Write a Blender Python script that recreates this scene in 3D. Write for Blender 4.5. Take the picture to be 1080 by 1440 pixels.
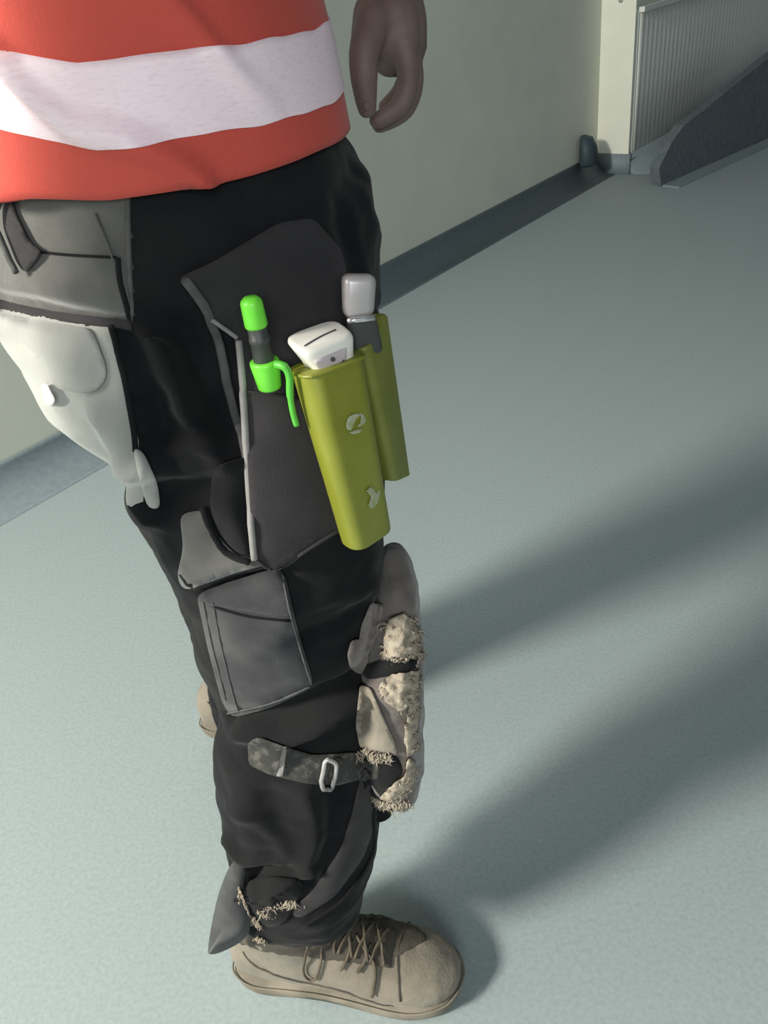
import bpy, bmesh, math, random
from mathutils import Vector, Matrix, noise
from mathutils.bvhtree import BVHTree
from mathutils.geometry import delaunay_2d_cdt

for o in list(bpy.data.objects):
    bpy.data.objects.remove(o, do_unlink=True)
S = bpy.context.scene
COL = S.collection
random.seed(7)
PI = math.pi

# ---------------------------------------------------------------- camera
F_PX, CX, CY, CAM_H = 1150.0, 540.0, 720.0, 1.07
ROWS = (Vector((0.9911766, -0.1325479, 0.0)),            # world X, Y, Z in (image x, image y, depth)
        Vector((-0.0741169, -0.5542368, 0.8290527)),
        Vector((-0.1098892, -0.8217376, -0.5591705)))
CAM_POS = Vector((0, 0, CAM_H))


def ray(px, py):
    c = Vector((px - CX, py - CY, F_PX))
    return Vector((ROWS[0].dot(c), ROWS[1].dot(c), ROWS[2].dot(c)))


def atY(px, py, Y):
    r = ray(px, py)
    return CAM_POS + r * (Y / r.y)


cam = bpy.data.cameras.new('camera')
cam.sensor_fit = 'HORIZONTAL'
cam.sensor_width = 36.0
cam.lens = 36.0 * F_PX / 1080.0
cam.clip_start = 0.02
cam_o = bpy.data.objects.new('camera', cam)
COL.objects.link(cam_o)
M = Matrix(((ROWS[0].x, -ROWS[0].y, -ROWS[0].z, 0),
            (ROWS[1].x, -ROWS[1].y, -ROWS[1].z, 0),
            (ROWS[2].x, -ROWS[2].y, -ROWS[2].z, CAM_H),
            (0, 0, 0, 1)))
cam_o.matrix_world = M
S.camera = cam_o

# ---------------------------------------------------------------- light
S.view_settings.view_transform = 'Standard'
S.view_settings.look = 'None'
S.view_settings.gamma = 1.0
S.view_settings.use_curve_mapping = False
S.view_settings.exposure = 0.0
world = bpy.data.worlds.new('world')
S.world = world
world.use_nodes = True
bg = world.node_tree.nodes['Background']
bg.inputs[0].default_value = (0.80, 0.92, 1.0, 1)
bg.inputs[1].default_value = 0.15
ld = bpy.data.lights.new('site_flood_lamp', 'AREA')
ld.shape = 'DISK'
ld.size = 0.66
ld.energy = 225.0
ld.color = (1.0, 0.96, 0.86)
lamp = bpy.data.objects.new('site_flood_lamp', ld)
COL.objects.link(lamp)
lamp.location = (-2.95, -0.80, 2.40)
lamp.rotation_euler = (Vector((0.0, 0.85, 0.15)) - Vector(lamp.location)).to_track_quat('-Z', 'Y').to_euler()


cd_ = bpy.data.lights.new('wall_fill_light', 'AREA')  # unseen light added to lift the left wall and the seat
cd_.shape = 'RECTANGLE'
cd_.size = 1.2
cd_.size_y = 0.6
cd_.energy = 9.0
cd_.color = (0.93, 1.0, 0.99)
wall_fill = bpy.data.objects.new('wall_fill_light', cd_)
COL.objects.link(wall_fill)
wall_fill.location = (-1.25, 0.55, 2.55)
cd2_ = cd_.copy()  # unseen fill added on the camera side to lift the vest
cd2_.name = 'front_fill_light'
cd2_.energy = 34.0
front_fill = bpy.data.objects.new('front_fill_light', cd2_)
COL.objects.link(front_fill)
front_fill.location = (0.15, -1.90, 1.75)
front_fill.rotation_euler = (math.radians(82), 0, math.radians(-6))


# ---------------------------------------------------------------- materials
def srgb(r, g, b):
    f = lambda c: (c / 255 / 12.92) if c / 255 <= 0.04045 else ((c / 255 + 0.055) / 1.055) ** 2.4
    return (f(r), f(g), f(b), 1)


def mat(name, col, rough=0.8, col2=None, scale=20.0, bump=0.0, bscale=200.0, sheen=0.0, metal=0.0, spec=0.5,
        lo=0.35, hi=0.65, detail=6.0, trans=0.0, stretch=None):
    m = bpy.data.materials.new(name)
    m.use_nodes = True
    nt = m.node_tree
    b = nt.nodes['Principled BSDF']
    b.inputs['Base Color'].default_value = (*col[:3], 1)
    b.inputs['Roughness'].default_value = rough
    b.inputs['Metallic'].default_value = metal
    b.inputs['Specular IOR Level'].default_value = spec
    b.inputs['Sheen Weight'].default_value = sheen
    b.inputs['Sheen Roughness'].default_value = 0.45
    tc = nt.nodes.new('ShaderNodeTexCoord')
    src = tc.outputs['Object']
    if stretch:
        mp = nt.nodes.new('ShaderNodeMapping')
        mp.inputs['Scale'].default_value = stretch
        nt.links.new(src, mp.inputs[0])
        src = mp.outputs[0]
    if col2 is not None:
        n = nt.nodes.new('ShaderNodeTexNoise')
        n.inputs['Scale'].default_value = scale
        n.inputs['Detail'].default_value = detail
        nt.links.new(src, n.inputs['Vector'])
        r = nt.nodes.new('ShaderNodeValToRGB')
        r.color_ramp.elements[0].position = lo
        r.color_ramp.elements[1].position = hi
        r.color_ramp.elements[0].color = (*col[:3], 1)
        r.color_ramp.elements[1].color = (*col2[:3], 1)
        nt.links.new(n.outputs[0], r.inputs[0])
        nt.links.new(r.outputs[0], b.inputs['Base Color'])
    if bump:
        n2 = nt.nodes.new('ShaderNodeTexNoise')
        n2.inputs['Scale'].default_value = bscale
        n2.inputs['Detail'].default_value = 4
        nt.links.new(src, n2.inputs['Vector'])
        bp = nt.nodes.new('ShaderNodeBump')
        bp.inputs['Strength'].default_value = bump
        bp.inputs['Distance'].default_value = 0.002
        nt.links.new(n2.outputs[0], bp.inputs['Height'])
        nt.links.new(bp.outputs[0], b.inputs['Normal'])
    return m


M_FLOOR = mat('blue_grey_vinyl', (.285, .342, .352), .66, (.345, .402, .408), 160, .12, 320, lo=.3, hi=.7, detail=9, spec=.3)
M_COVE = mat('coved_vinyl', (.215, .265, .288), .65, (.25, .30, .32), 60, .1, 200, spec=.3)
M_DARKV = mat('dark_vinyl', (.10, .125, .14), .6, (.14, .165, .18), 40, .1, 200, spec=.3)
M_WALL = mat('pale_green_paint', (.72, .735, .635), .75, (.76, .775, .67), 6, .05, 150, spec=.25)
M_RIB = mat('grey_ribbed_sheet', (.78, .79, .74), .7, (.82, .83, .78), 9)
M_POST = mat('cream_gloss_paint', (.84, .85, .74), .5, (.88, .89, .78), 8)
M_SCREW = mat('dull_screw', (.42, .42, .38), .5)
M_BLACK = mat('black_twill', (.007, .007, .0085), .9, (.015, .015, .016), 14, .3, 800, sheen=.06, spec=.12)
M_GREY = mat('grey_and_lit_twill', (.07, .068, .064), .88, (.11, .107, .10), 18, .25, 700, sheen=.4)  # on the hip, black twill with lamplight put into the colour
M_SEATLIT = mat('lit_seat_twill', (.30, .30, .28), .9, (.38, .38, .355), 16, .25, 700, sheen=.4)  # black twill with the strong light on the seat painted in
M_CHAR = mat('charcoal_canvas', (.026, .024, .026), .9, (.042, .038, .041), 12, .35, 900, sheen=.1, spec=.25)
M_CORD = mat('worn_charcoal_patch', (.036, .036, .040), .85, (.078, .078, .08), 22, .35, 900, sheen=.15, spec=.3, lo=.45, hi=.75)
M_PIPE = mat('grey_piping', (.21, .20, .195), .8, (.30, .285, .275), 40)
M_SEAM = mat('seam_thread', (.06, .06, .06), .85, (.09, .09, .088), 120)
M_VEST = mat('hi_vis_orange', (.53, .078, .058), .8, (.58, .09, .068), 7, .2, 500, spec=.2, sheen=.1)
M_TAPE = mat('reflective_tape', (.97, .78, .84), .5, (.82, .65, .71), 330, .15, 420, stretch=(.5, .5, 2.2), lo=.5, hi=.85)
M_SKIN = mat('dark_skin', (.15, .10, .09), .6, (.19, .128, .112), 30, .2, 300)
M_PALM = mat('paler_fingernail', (.30, .17, .12), .45)
M_SHIRT = mat('grey_shirt', (.32, .29, .31), .85, (.40, .36, .38), 12, .2, 500)
M_LIME = mat('lime_plastic', (.195, .21, .022), .36, (.24, .255, .034), 22, .1, 160, lo=.4, hi=.75)
M_LIMED = mat('olive_lime_plastic', (.16, .175, .03), .42, (.20, .215, .042), 22, .1, 160)
M_PRINT = mat('worn_silver_print', (.42, .43, .34), .5, (.28, .30, .08), 260, lo=.35, hi=.7)
M_WHITE = mat('cream_plastic', (.80, .77, .70), .42, (.86, .83, .76), 15)
M_WFACE = mat('shaded_cream_plastic', (.55, .48, .50), .5, (.60, .53, .55), 20)  # cream handle's front, its shade put into the colour
M_HOLE = mat('dark_grey_mark', (.09, .08, .085), .6)
M_STEEL = mat('brushed_grey_handle', (.42, .40, .40), .38, (.48, .45, .455), 40, metal=.3)
M_CHROME = mat('bright_metal', (.82, .80, .80), .22, metal=.9)
M_DKPL = mat('dark_grey_plastic', (.045, .048, .046), .5, (.06, .063, .06), 30)
M_GREEN = mat('fluorescent_green_plastic', (.16, .70, .045), .38, (.19, .76, .06), 25)
M_GREEND = mat('green_clip_plastic', (.10, .48, .05), .4)
M_BOOT = mat('tan_nubuck', (.245, .215, .168), .88, (.165, .146, .115), 16, .4, 300, lo=.42, hi=.75, sheen=.15)
M_BOOTD = mat('dark_brown_nubuck', (.060, .052, .042), .88, (.115, .098, .076), 22, .4, 300)  # darker brown for the tongue, seams and top of the boot
M_SOLE = mat('grubby_sole_rubber', (.27, .24, .19), .85, (.17, .15, .115), 24, .3, 200)
M_LACE = mat('dark_bootlace', (.07, .056, .04), .85, (.13, .105, .075), 90)
M_PAD = mat('taupe_pad_fabric', (.12, .10, .094), .9, (.20, .172, .158), 24, .4, 500, sheen=.3)
M_FOAM = mat('torn_cream_foam', (.40, .345, .27), .95, (.22, .185, .145), 140, .8, 260, lo=.40, hi=.66)
M_CREAM = mat('dusty_beige_cloth', (.30, .265, .21), .9, (.20, .175, .14), 30, .3, 400)
M_STRAP = mat('dusty_black_webbing', (.035, .034, .032), .8, (.12, .115, .10), 120, .5, 500, lo=.5, hi=.75)
M_TAG = mat('white_label', (.9, .80, .82), .6)
M_RUB = mat('blue_black_rubber', (.035, .055, .07), .6)


# ---------------------------------------------------------------- mesh helpers
def obj(name, verts, faces, m, parent=None, smooth=True, label=None):
    me = bpy.data.meshes.new(name)
    me.from_pydata([tuple(v) for v in verts], [], faces)
    me.update()
    bm = bmesh.new()
    bm.from_mesh(me)
    bmesh.ops.recalc_face_normals(bm, faces=bm.faces)
    bm.to_mesh(me)
    bm.free()
    for p in me.polygons:
        p.use_smooth = smooth
    if m:
        me.materials.append(m)
    o = bpy.data.objects.new(name, me)
    COL.objects.link(o)
    if parent:
        o.parent = parent
    if label:
        o['label'] = label
    return o


def thing(name, label, cat, loc=(0, 0, 0), group=None):
    o = bpy.data.objects.new(name, None)
    COL.objects.link(o)
    o.empty_display_size = .05
    o['label'] = label
    o['category'] = cat
    if group:
        o['group'] = group
    return o


def tag(o, label, cat, group=None):
    o['label'] = label
    o['category'] = cat
    if group:
        o['group'] = group
    return o


def struct(o, label=None):
    o['kind'] = 'structure'
    if label:
        o['label'] = label
    return o


def loft(rings, cap=True):
    """rings: lists of equal length -> verts, faces"""
    n = len(rings[0])
    v = [p for r in rings for p in r]
    f = []
    for i in range(len(rings) - 1):
        for k in range(n):
            f.append((i * n + k, i * n + (k + 1) % n, (i + 1) * n + (k + 1) % n, (i + 1) * n + k))
    if cap:
        f.append(tuple(range(n - 1, -1, -1)))
        f.append(tuple((len(rings) - 1) * n + k for k in range(n)))
    return v, f


def join(*vfs):
    V, Fc = [], []
    for v, f in vfs:
        o = len(V)
        V += list(v)
        Fc += [tuple(i + o for i in q) for q in f]
    return V, Fc


def box(cx, cy, cz, sx, sy, sz):
    v = [Vector((cx + sx * a, cy + sy * b, cz + sz * c)) for a in (-.5, .5) for b in (-.5, .5) for c in (-.5, .5)]
    return v, [(0, 1, 3, 2), (4, 6, 7, 5), (0, 4, 5, 1), (2, 3, 7, 6), (0, 2, 6, 4), (1, 5, 7, 3)]


def tube(pts, rad, n=8, closed=False, flat=1.0, flatdir=None):
    pts = [Vector(p) for p in pts]
    N = len(pts)
    rr = rad if isinstance(rad, (list, tuple)) else [rad] * N
    rings = []
    for i, p in enumerate(pts):
        if closed:
            t = (pts[(i + 1) % N] - pts[i - 1])
        else:
            t = pts[min(i + 1, N - 1)] - pts[max(i - 1, 0)]
        t = t.normalized() if t.length > 1e-9 else Vector((0, 0, 1))
        up = Vector(flatdir) if flatdir is not None else Vector((0.13, -1, .21))
        a = t.cross(up)
        if a.length < 1e-4:
            a = t.cross(Vector((1, 0, 0)))
        a.normalize()
        b = a.cross(t).normalized()
        rings.append([p + a * math.cos(2 * PI * k / n) * rr[i] + b * math.sin(2 * PI * k / n) * rr[i] * flat for k in range(n)])
    if closed:
        rings.append(rings[0])
    return loft(rings, cap=not closed)


def smooth_line(pts, n=6):
    """Catmull-Rom through points of any dimension"""
    P = [Vector(p) for p in pts]
    out = []
    for i in range(len(P) - 1):
        p0, p1, p2, p3 = P[max(i - 1, 0)], P[i], P[i + 1], P[min(i + 2, len(P) - 1)]
        for k in range(n):
            t = k / n
            out.append(.5 * ((2 * p1) + (p2 - p0) * t + (2 * p0 - 5 * p1 + 4 * p2 - p3) * t * t + (3 * p1 - p0 - 3 * p2 + p3) * t ** 3))
    out.append(P[-1])
    return out


def fused(name, vf, m, parent, voxel=.005, it=6, fac=.5):
    """one continuous skin from overlapping closed shells"""
    me = bpy.data.meshes.new(name + '_raw')
    me.from_pydata([tuple(v) for v in vf[0]], [], vf[1])
    bm = bmesh.new()
    bm.from_mesh(me)
    bmesh.ops.recalc_face_normals(bm, faces=bm.faces)
    bm.to_mesh(me)
    bm.free()
    o = bpy.data.objects.new(name, me)
    COL.objects.link(o)
    md = o.modifiers.new('r', 'REMESH')
    md.mode = 'VOXEL'
    md.voxel_size = voxel
    sm = o.modifiers.new('s', 'SMOOTH')
    sm.iterations = it
    sm.factor = fac
    dg = bpy.context.evaluated_depsgraph_get()
    me2 = bpy.data.meshes.new_from_object(o.evaluated_get(dg))
    o.modifiers.clear()
    o.data = me2
    me2.name = name
    bpy.data.meshes.remove(me)
    me2.materials.clear()
    me2.materials.append(m)
    for p in me2.polygons:
        p.use_smooth = True
    if parent:
        o.parent = parent
    return o


def displace(o, fn):
    out = []
    for v in o.data.vertices:
        out += list(v.co + v.normal * fn(v.co))
    o.data.vertices.foreach_set('co', out)
    o.data.update()


def bvh(*objs):
    V, Fc = [], []
    for o in objs:
        off = len(V)
        V += [v.co.copy() for v in o.data.vertices]
        Fc += [tuple(i + off for i in p.vertices) for p in o.data.polygons]
    return BVHTree.FromPolygons(V, Fc)


def hit(tree, px, py):
    r = ray(px, py).normalized()
    loc, nor, idx, d = tree.ray_cast(CAM_POS, r)
    return loc, nor, r, d


def surf_line(tree, px_pts, off=0.0, n=5):
    out = []
    for q in smooth_line([Vector((p[0], p[1], 0)) for p in px_pts], n):
        loc, nor, r, d = hit(tree, q.x, q.y)
        if loc is None:
            continue
        if nor.dot(r) > 0:
            nor = -nor
        out.append(loc + nor * off)
    return out


def piping(name, tree, px_pts, rad, m, parent, off=0.0, n=5, flat=1.0):
    pts = surf_line(tree, px_pts, off, n)
    if len(pts) < 2:
        return None
    return obj(name, *tube(pts, rad, 8, flat=flat), m, parent)


def inside(poly, x, y):
    c = False
    j = len(poly) - 1
    for i in range(len(poly)):
        a, b = poly[i], poly[j]
        if (a[1] > y) != (b[1] > y) and x < (b[0] - a[0]) * (y - a[1]) / (b[1] - a[1]) + a[0]:
            c = not c
        j = i
    return c


def patch(name, tree, poly, m, parent, off=.002, thick=.003, step=7, noise_amp=0.0, noise_scale=60.0, round_=3,
          relax=0, puff=0.0, label=None, edge_noise=0.0, lift=None):
    """a piece of cloth cut to an outline and laid on a surface: top, underside and edges"""
    if round_:
        p3 = [Vector((p[0], p[1], 0)) for p in poly]
        p3 = p3 + [p3[0]]
        per = []
        for i in range(len(poly)):
            a, b = p3[i], p3[i + 1]
            k = max(1, int((b - a).length / step))
            for q in range(k):
                per.append(a.lerp(b, q / k))
        for _ in range(round_):
            per = [(per[i - 1] + per[i] * 2 + per[(i + 1) % len(per)]) / 4 for i in range(len(per))]
        if edge_noise:
            per = [p + Vector((random.uniform(-1, 1), random.uniform(-1, 1), 0)) * edge_noise for p in per]
        poly2 = [(p.x, p.y) for p in per]
    else:
        poly2 = list(poly)
    xs = [p[0] for p in poly2]
    ys = [p[1] for p in poly2]
    pts = [Vector(p) for p in poly2]
    nb = len(pts)
    y = min(ys) + step * .5
    row = 0
    while y < max(ys):
        x = min(xs) + (step * .5 if row % 2 else 0)
        while x < max(xs):
            if inside(poly2, x, y) and min((Vector((x, y)) - p).length for p in pts[:nb]) > step * .55:
                pts.append(Vector((x, y)))
            x += step
        y += step * .87
        row += 1
    res = delaunay_2d_cdt(pts, [(i, (i + 1) % nb) for i in range(nb)], [], 1, 1e-4)
    v2, fc = res[0], [tuple(f) for f in res[2]]
    v2 = [Vector(p) for p in v2]
    fc = [f for f in fc if inside(poly2, sum(v2[i].x for i in f) / len(f), sum(v2[i].y for i in f) / len(f))]
    depth, nors = [], []
    for p in v2:
        loc, nor, r, d = hit(tree, p.x, p.y)
        depth.append(d)
        nors.append(None if loc is None else (nor if nor.dot(r) < 0 else -nor))
    good = [d for d in depth if d is not None]
    if not good:
        print('PATCH MISSED', name)
        return None
    for i, d in enumerate(depth):
        if d is None:
            j = min((k for k in range(len(v2)) if depth[k] is not None and nors[k] is not None), key=lambda k: (v2[k] - v2[i]).length)
            depth[i] = depth[j]
    nbr = [set() for _ in v2]
    for f in fc:
        for a in range(len(f)):
            nbr[f[a]].add(f[a - 1])
            nbr[f[a - 1]].add(f[a])
    for _ in range(relax):
        depth = [d if not nbr[i] else .5 * d + .5 * sum(depth[k] for k in nbr[i]) / len(nbr[i]) for i, d in enumerate(depth)]
    top, bot = [], []
    cnt = {}
    for f in fc:
        for a in range(len(f)):
            e = tuple(sorted((f[a], f[a - 1])))
            cnt[e] = cnt.get(e, 0) + 1
    bd = [e for e, c in cnt.items() if c == 1]
    bset = set(i for e in bd for i in e)
    bpts = [v2[i] for i in bset]
    for i, p in enumerate(v2):
        r = ray(p.x, p.y).normalized()
        P = CAM_POS + r * depth[i]
        de = 0 if i in bset else min((p - q).length for q in bpts)
        h = off + puff * (1 - math.exp(-de / 14.0))
        if noise_amp:
            h += noise_amp * (noise.noise(P * noise_scale) + .5 * noise.noise(P * noise_scale * 2.3))
        if lift:
            h += lift(p.x, p.y)
        top.append(P - r * h)
        bot.append(P - r * (off - thick))
    n = len(top)
    F2 = [f for f in fc] + [tuple(i + n for i in reversed(f)) for f in fc] + [(a, b, b + n, a + n) for a, b in bd]
    return obj(name, top + bot, F2, m, parent, True, label)


def prism_quad(c4, depth_dir, t, bev=.004, seg=3, bev2=None):
    """rounded plate: four face corners (top left, top right, bottom right, bottom left) and a thickness"""
    bm = bmesh.new()
    a = [bm.verts.new(p) for p in c4]
    b = [bm.verts.new(Vector(p) + depth_dir * t) for p in c4]
    bm.faces.new(a)
    bm.faces.new(b[::-1])
    for i in range(4):
        bm.faces.new((a[i], b[i], b[(i + 1) % 4], a[(i + 1) % 4]))
    bmesh.ops.recalc_face_normals(bm, faces=bm.faces)
    ax = (Vector(c4[3]) - Vector(c4[0])).normalized()
    if bev2 is None:
        bmesh.ops.bevel(bm, geom=bm.edges[:], offset=bev, segments=seg, affect='EDGES', profile=.5)
    else:
        long_ = [e for e in bm.edges if abs((e.verts[0].co - e.verts[1].co).normalized().dot(ax)) > .85]
        bmesh.ops.bevel(bm, geom=long_, offset=bev, segments=seg, affect='EDGES', profile=.5)
        caps = [f for f in bm.faces if len(f.verts) > 4]
        es = list({e for f in caps for e in f.edges})
        bmesh.ops.bevel(bm, geom=es, offset=bev2, segments=2, affect='EDGES', profile=.5)
    bm.verts.index_update()
    v = [x.co.copy() for x in bm.verts]
    f = [tuple(q.index for q in x.verts) for x in bm.faces]
    bm.free()
    return v, f


# ================================================================ SETTING
W_A = Vector((-0.97, 1.903, 0))
W_D = Vector((0.666224, 0.745752, 0))
W_N = Vector((0.745752, -0.666224, 0))


def W(s, o, z):
    return W_A + W_D * s + W_N * o + Vector((0, 0, z))


def wall_hit(px, py, o):
    r = ray(px, py)
    t = (W_A - CAM_POS + W_N * o).dot(W_N) / r.dot(W_N)
    p = CAM_POS + r * t
    return (p - W_A).dot(W_D), p.z


def wbox(s0, s1, o0, o1, z0, z1):
    v = [W(s, o, z) for s in (s0, s1) for o in (o0, o1) for z in (z0, z1)]
    return v, [(0, 1, 3, 2), (4, 6, 7, 5), (0, 4, 5, 1), (2, 3, 7, 6), (0, 2, 6, 4), (1, 5, 7, 3)]


fv, ff = box(1.0, 1.5, -.05, 16, 16, .1)
struct(obj('floor', fv, ff, M_FLOOR, smooth=False))
PIER = 3.50          # where the wall steps out
STEP = .17
struct(obj('wall_back', *join(wbox(-3.5, PIER + .02, -.15, 0, 0, 2.6), wbox(PIER + .004, 9, -.15, STEP - .012, 0, 2.6)), M_WALL, smooth=False))


def cove(s0, s1, o, h=.10, r=.085):
    prof = [(o + .001, h), (o + .006, h - .001), (o + .007, h - .01), (o + .007, r)]
    for k in range(1, 9):
        a = k / 8 * PI / 2
        prof.append((o + .007 + r - r * math.cos(a), r - r * math.sin(a) + .0015))
    prof += [(o + .007 + r + .02, .0008), (o + .007 + r + .02, -.002), (o + .001, -.002)]
    return loft([[W(s, q[0], q[1]) for q in prof] for s in (s0, s1)])


struct(obj('baseboard_back', *join(cove(-3.5, PIER + .03, 0), cove(PIER, 9.0, STEP), wbox(PIER - .022, PIER + .002, .002, STEP + .012, 0, .099)), M_COVE))
# the pier's cream end face
post = obj('trim_1', *wbox(PIER - .014, PIER, .0, STEP + .002, .095, 2.6), M_POST, smooth=False)
struct(post)
s_, z_ = PIER, wall_hit(868, 9, .10)[1]
sv, sf = tube([W(PIER - .014, .095, .775), W(PIER - .018, .095, .775)], .011, 14, flatdir=(0, 0, 1))
obj('screw', sv, sf, M_SCREW, post)
# ribbed panel on the stepped-out wall
rp = thing('ribbed_panel', 'grey vertically ribbed panel on the wall beside the white post', 'panel')
s0 = PIER + .02
s1 = 7.2
ztop = wall_hit(920, 8, STEP + .02)[1]
zbot = .10
obj('backing', *wbox(s0, s1, STEP - .012, STEP + .004, zbot, ztop), M_RIB, rp, False)
pitch = .056
k = 0
rib_me = None
while s0 + .03 + k * pitch < s1 - .03 and k < 90:
    sc_ = s0 + .035 + k * pitch
    if rib_me is None:
        ring = [(-.022, STEP + .003), (-.016, STEP + .008), (-.007, STEP + .011), (.007, STEP + .011), (.016, STEP + .008), (.022, STEP + .003)]
        rv, rf = loft([[W(q[0], q[1], z) - W_A for q in ring] for z in (zbot + .004, ztop - .012)])
        ro = obj('rib', rv, rf, M_RIB, rp)
        rib_me = ro.data
    else:
        ro = bpy.data.objects.new('rib', rib_me)
        COL.objects.link(ro)
        ro.parent = rp
    ro.location = W_A + W_D * sc_
    k += 1
obj('top_rail', *wbox(s0, s1, STEP + .002, STEP + .03, ztop - .012, ztop + .01), M_RIB, rp, False)
# dark side board rising along the step at the far corner, with a pale strip at its foot
def ground(px, py):
    r = ray(px, py)
    return CAM_POS + r * (-CAM_H / r.z)


g0, g1 = ground(931, 262), ground(1080, 196)
bd_ = (g1 - g0).normalized()
bn_ = Vector((bd_.y, -bd_.x, 0))


def board_pt(px, py):
    r = ray(px, py)
    p = CAM_POS + r * ((g0 - CAM_POS).dot(bn_) / r.dot(bn_))
    return (p - g0).dot(bd_), max(p.z, 0)


pp = [board_pt(x, y) for x, y in ((927, 236), (945, 200), (962, 176), (990, 155), (1030, 122), (1080, 82), (1130, 42))]
poly = [(-.01, 0.0)] + pp + [(pp[-1][0], 0.0)]
n = len(poly)
vv = [g0 + bd_ * a + Vector((0, 0, z)) for a, z in poly] + [g0 + bd_ * a + Vector((0, 0, z)) - bn_ * .05 for a, z in poly]
ffc = [tuple(range(n)), tuple(range(2 * n - 1, n - 1, -1))] + [(i, (i + 1) % n, (i + 1) % n + n, i + n) for i in range(n)]
struct(obj('trim_2', vv, ffc, M_DARKV, smooth=False))
stv = [g0 + bd_ * a + bn_ * b + Vector((0, 0, z)) for a in (0, pp[-1][0]) for b in (.001, .09) for z in (0, .006)]
struct(obj('trim_3', stv, [(0, 1, 3, 2), (4, 6, 7, 5), (0, 4, 5, 1), (2, 3, 7, 6), (0, 2, 6, 4), (1, 5, 7, 3)], M_COVE, smooth=False))
# small dark rubber stop at the foot of the post
ds, dz = wall_hit(828, 214, .05)
dv = []
rings = []
for zz, w_, d_ in ((.085, .05, .035), (.10, .06, .045), (.17, .055, .04), (.215, .04, .028), (.225, .02, .012)):
    rings.append([W(ds + w_ * math.cos(a), .008 + d_ + d_ * math.sin(a), zz) for a in [2 * PI * q / 14 for q in range(14)]])
tag(obj('door_stop', *loft(rings), M_RUB), 'small blue-black rubber stop low on the wall left of the white post', 'door stop')

# ================================================================ PERSON
person = thing('person', 'standing person in orange vest, dirty black work trousers and tan boots', 'person')

NS = 40


def ell(c, ax, hx, hy, e=2.0, n=NS):
    """ring around c; ax unit vector for the x half-axis, Y for the other"""
    out = []
    for k in range(n):
        a = 2 * PI * k / n
        ca, sa = math.cos(a), math.sin(a)
        out.append(c + ax * (abs(ca) ** (2 / e) * math.copysign(hx, ca)) + Vector((0, 1, 0)) * (abs(sa) ** (2 / e) * math.copysign(hy, sa)))
    return out


def rows_loft(rows, e=2.2):
    rings = []
    for y, l, r, Yc, hy in rows:
        a, b = atY(l, y, Yc), atY(r, y, Yc)
        c = (a + b) / 2
        ax = (b - a).normalized()
        rings.append(ell(c, ax, (b - a).length / 2, hy, e))
    return loft(rings)


near_rows = [
    (400, -45, 520, .645, .085), (450, 8, 535, .635, .100), (500, 38, 538, .630, .102), (550, 66, 540, .626, .102), (580, 112, 541, .622, .101), (610, 160, 541, .620, .100),
    (640, 182, 541, .618, .100), (700, 206, 541, .612, .098), (740, 222, 540, .608, .096), (800, 250, 535, .602, .092),
    (850, 272, 528, .598, .086), (900, 277, 520, .596, .083), (950, 302, 522, .594, .083), (1000, 311, 528, .588, .084),
    (1050, 301, 535, .582, .086), (1100, 303, 538, .577, .086), (1150, 312, 532, .570, .084), (1200, 326, 522, .562, .080),
    (1230, 330, 515, .560, .074), (1255, 326, 508, .558, .068)]
far_rows = [
    (440, 60, 520, .84, .10), (520, 120, 520, .85, .105), (600, 150, 500, .865, .10), (660, 180, 480, .88, .098), (695, 176, 470, .89, .096), (730, 200, 465, .90, .094),
    (770, 224, 460, .915, .090), (820, 246, 455, .93, .085), (860, 262, 450, .945, .083), (900, 276, 445, .96, .082), (940, 289, 440, .975, .08),
    (970, 296, 435, .985, .076), (1000, 300, 435, .99, .074)]


def world_rows(rows, e=2.2):
    return loft([ell(Vector(((x0 + x1) / 2, Y, z)), Vector((1, 0, 0)), (x1 - x0) / 2, hy, e) for z, x0, x1, Y, hy in rows])


pelvis_rows = [
    (1.03, -.262, -.015, .735, .170), (.985, -.268, -.004, .735, .174), (.955, -.275, .008, .735, .180), (.925, -.286, .020, .735, .184),
    (.89, -.292, .026, .735, .184), (.855, -.275, .026, .735, .182), (.82, -.235, .022, .735, .175), (.78, -.20, .0, .735, .15)]
# crotch/front pouch that bulges ahead of the vest
trou = fused('trousers', join(rows_loft(near_rows), rows_loft(far_rows), world_rows(pelvis_rows, 2.3)), M_BLACK, person, .0038, 10, .5)

# wrinkles: ridge and crease lines laid on the cloth
T0 = bvh(trou)
folds = []


def fold(pts, amp, w):
    line = surf_line(T0, pts, 0, 14)
    if len(line) > 1:
        folds.append((line, amp * 1.5, w))


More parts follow.
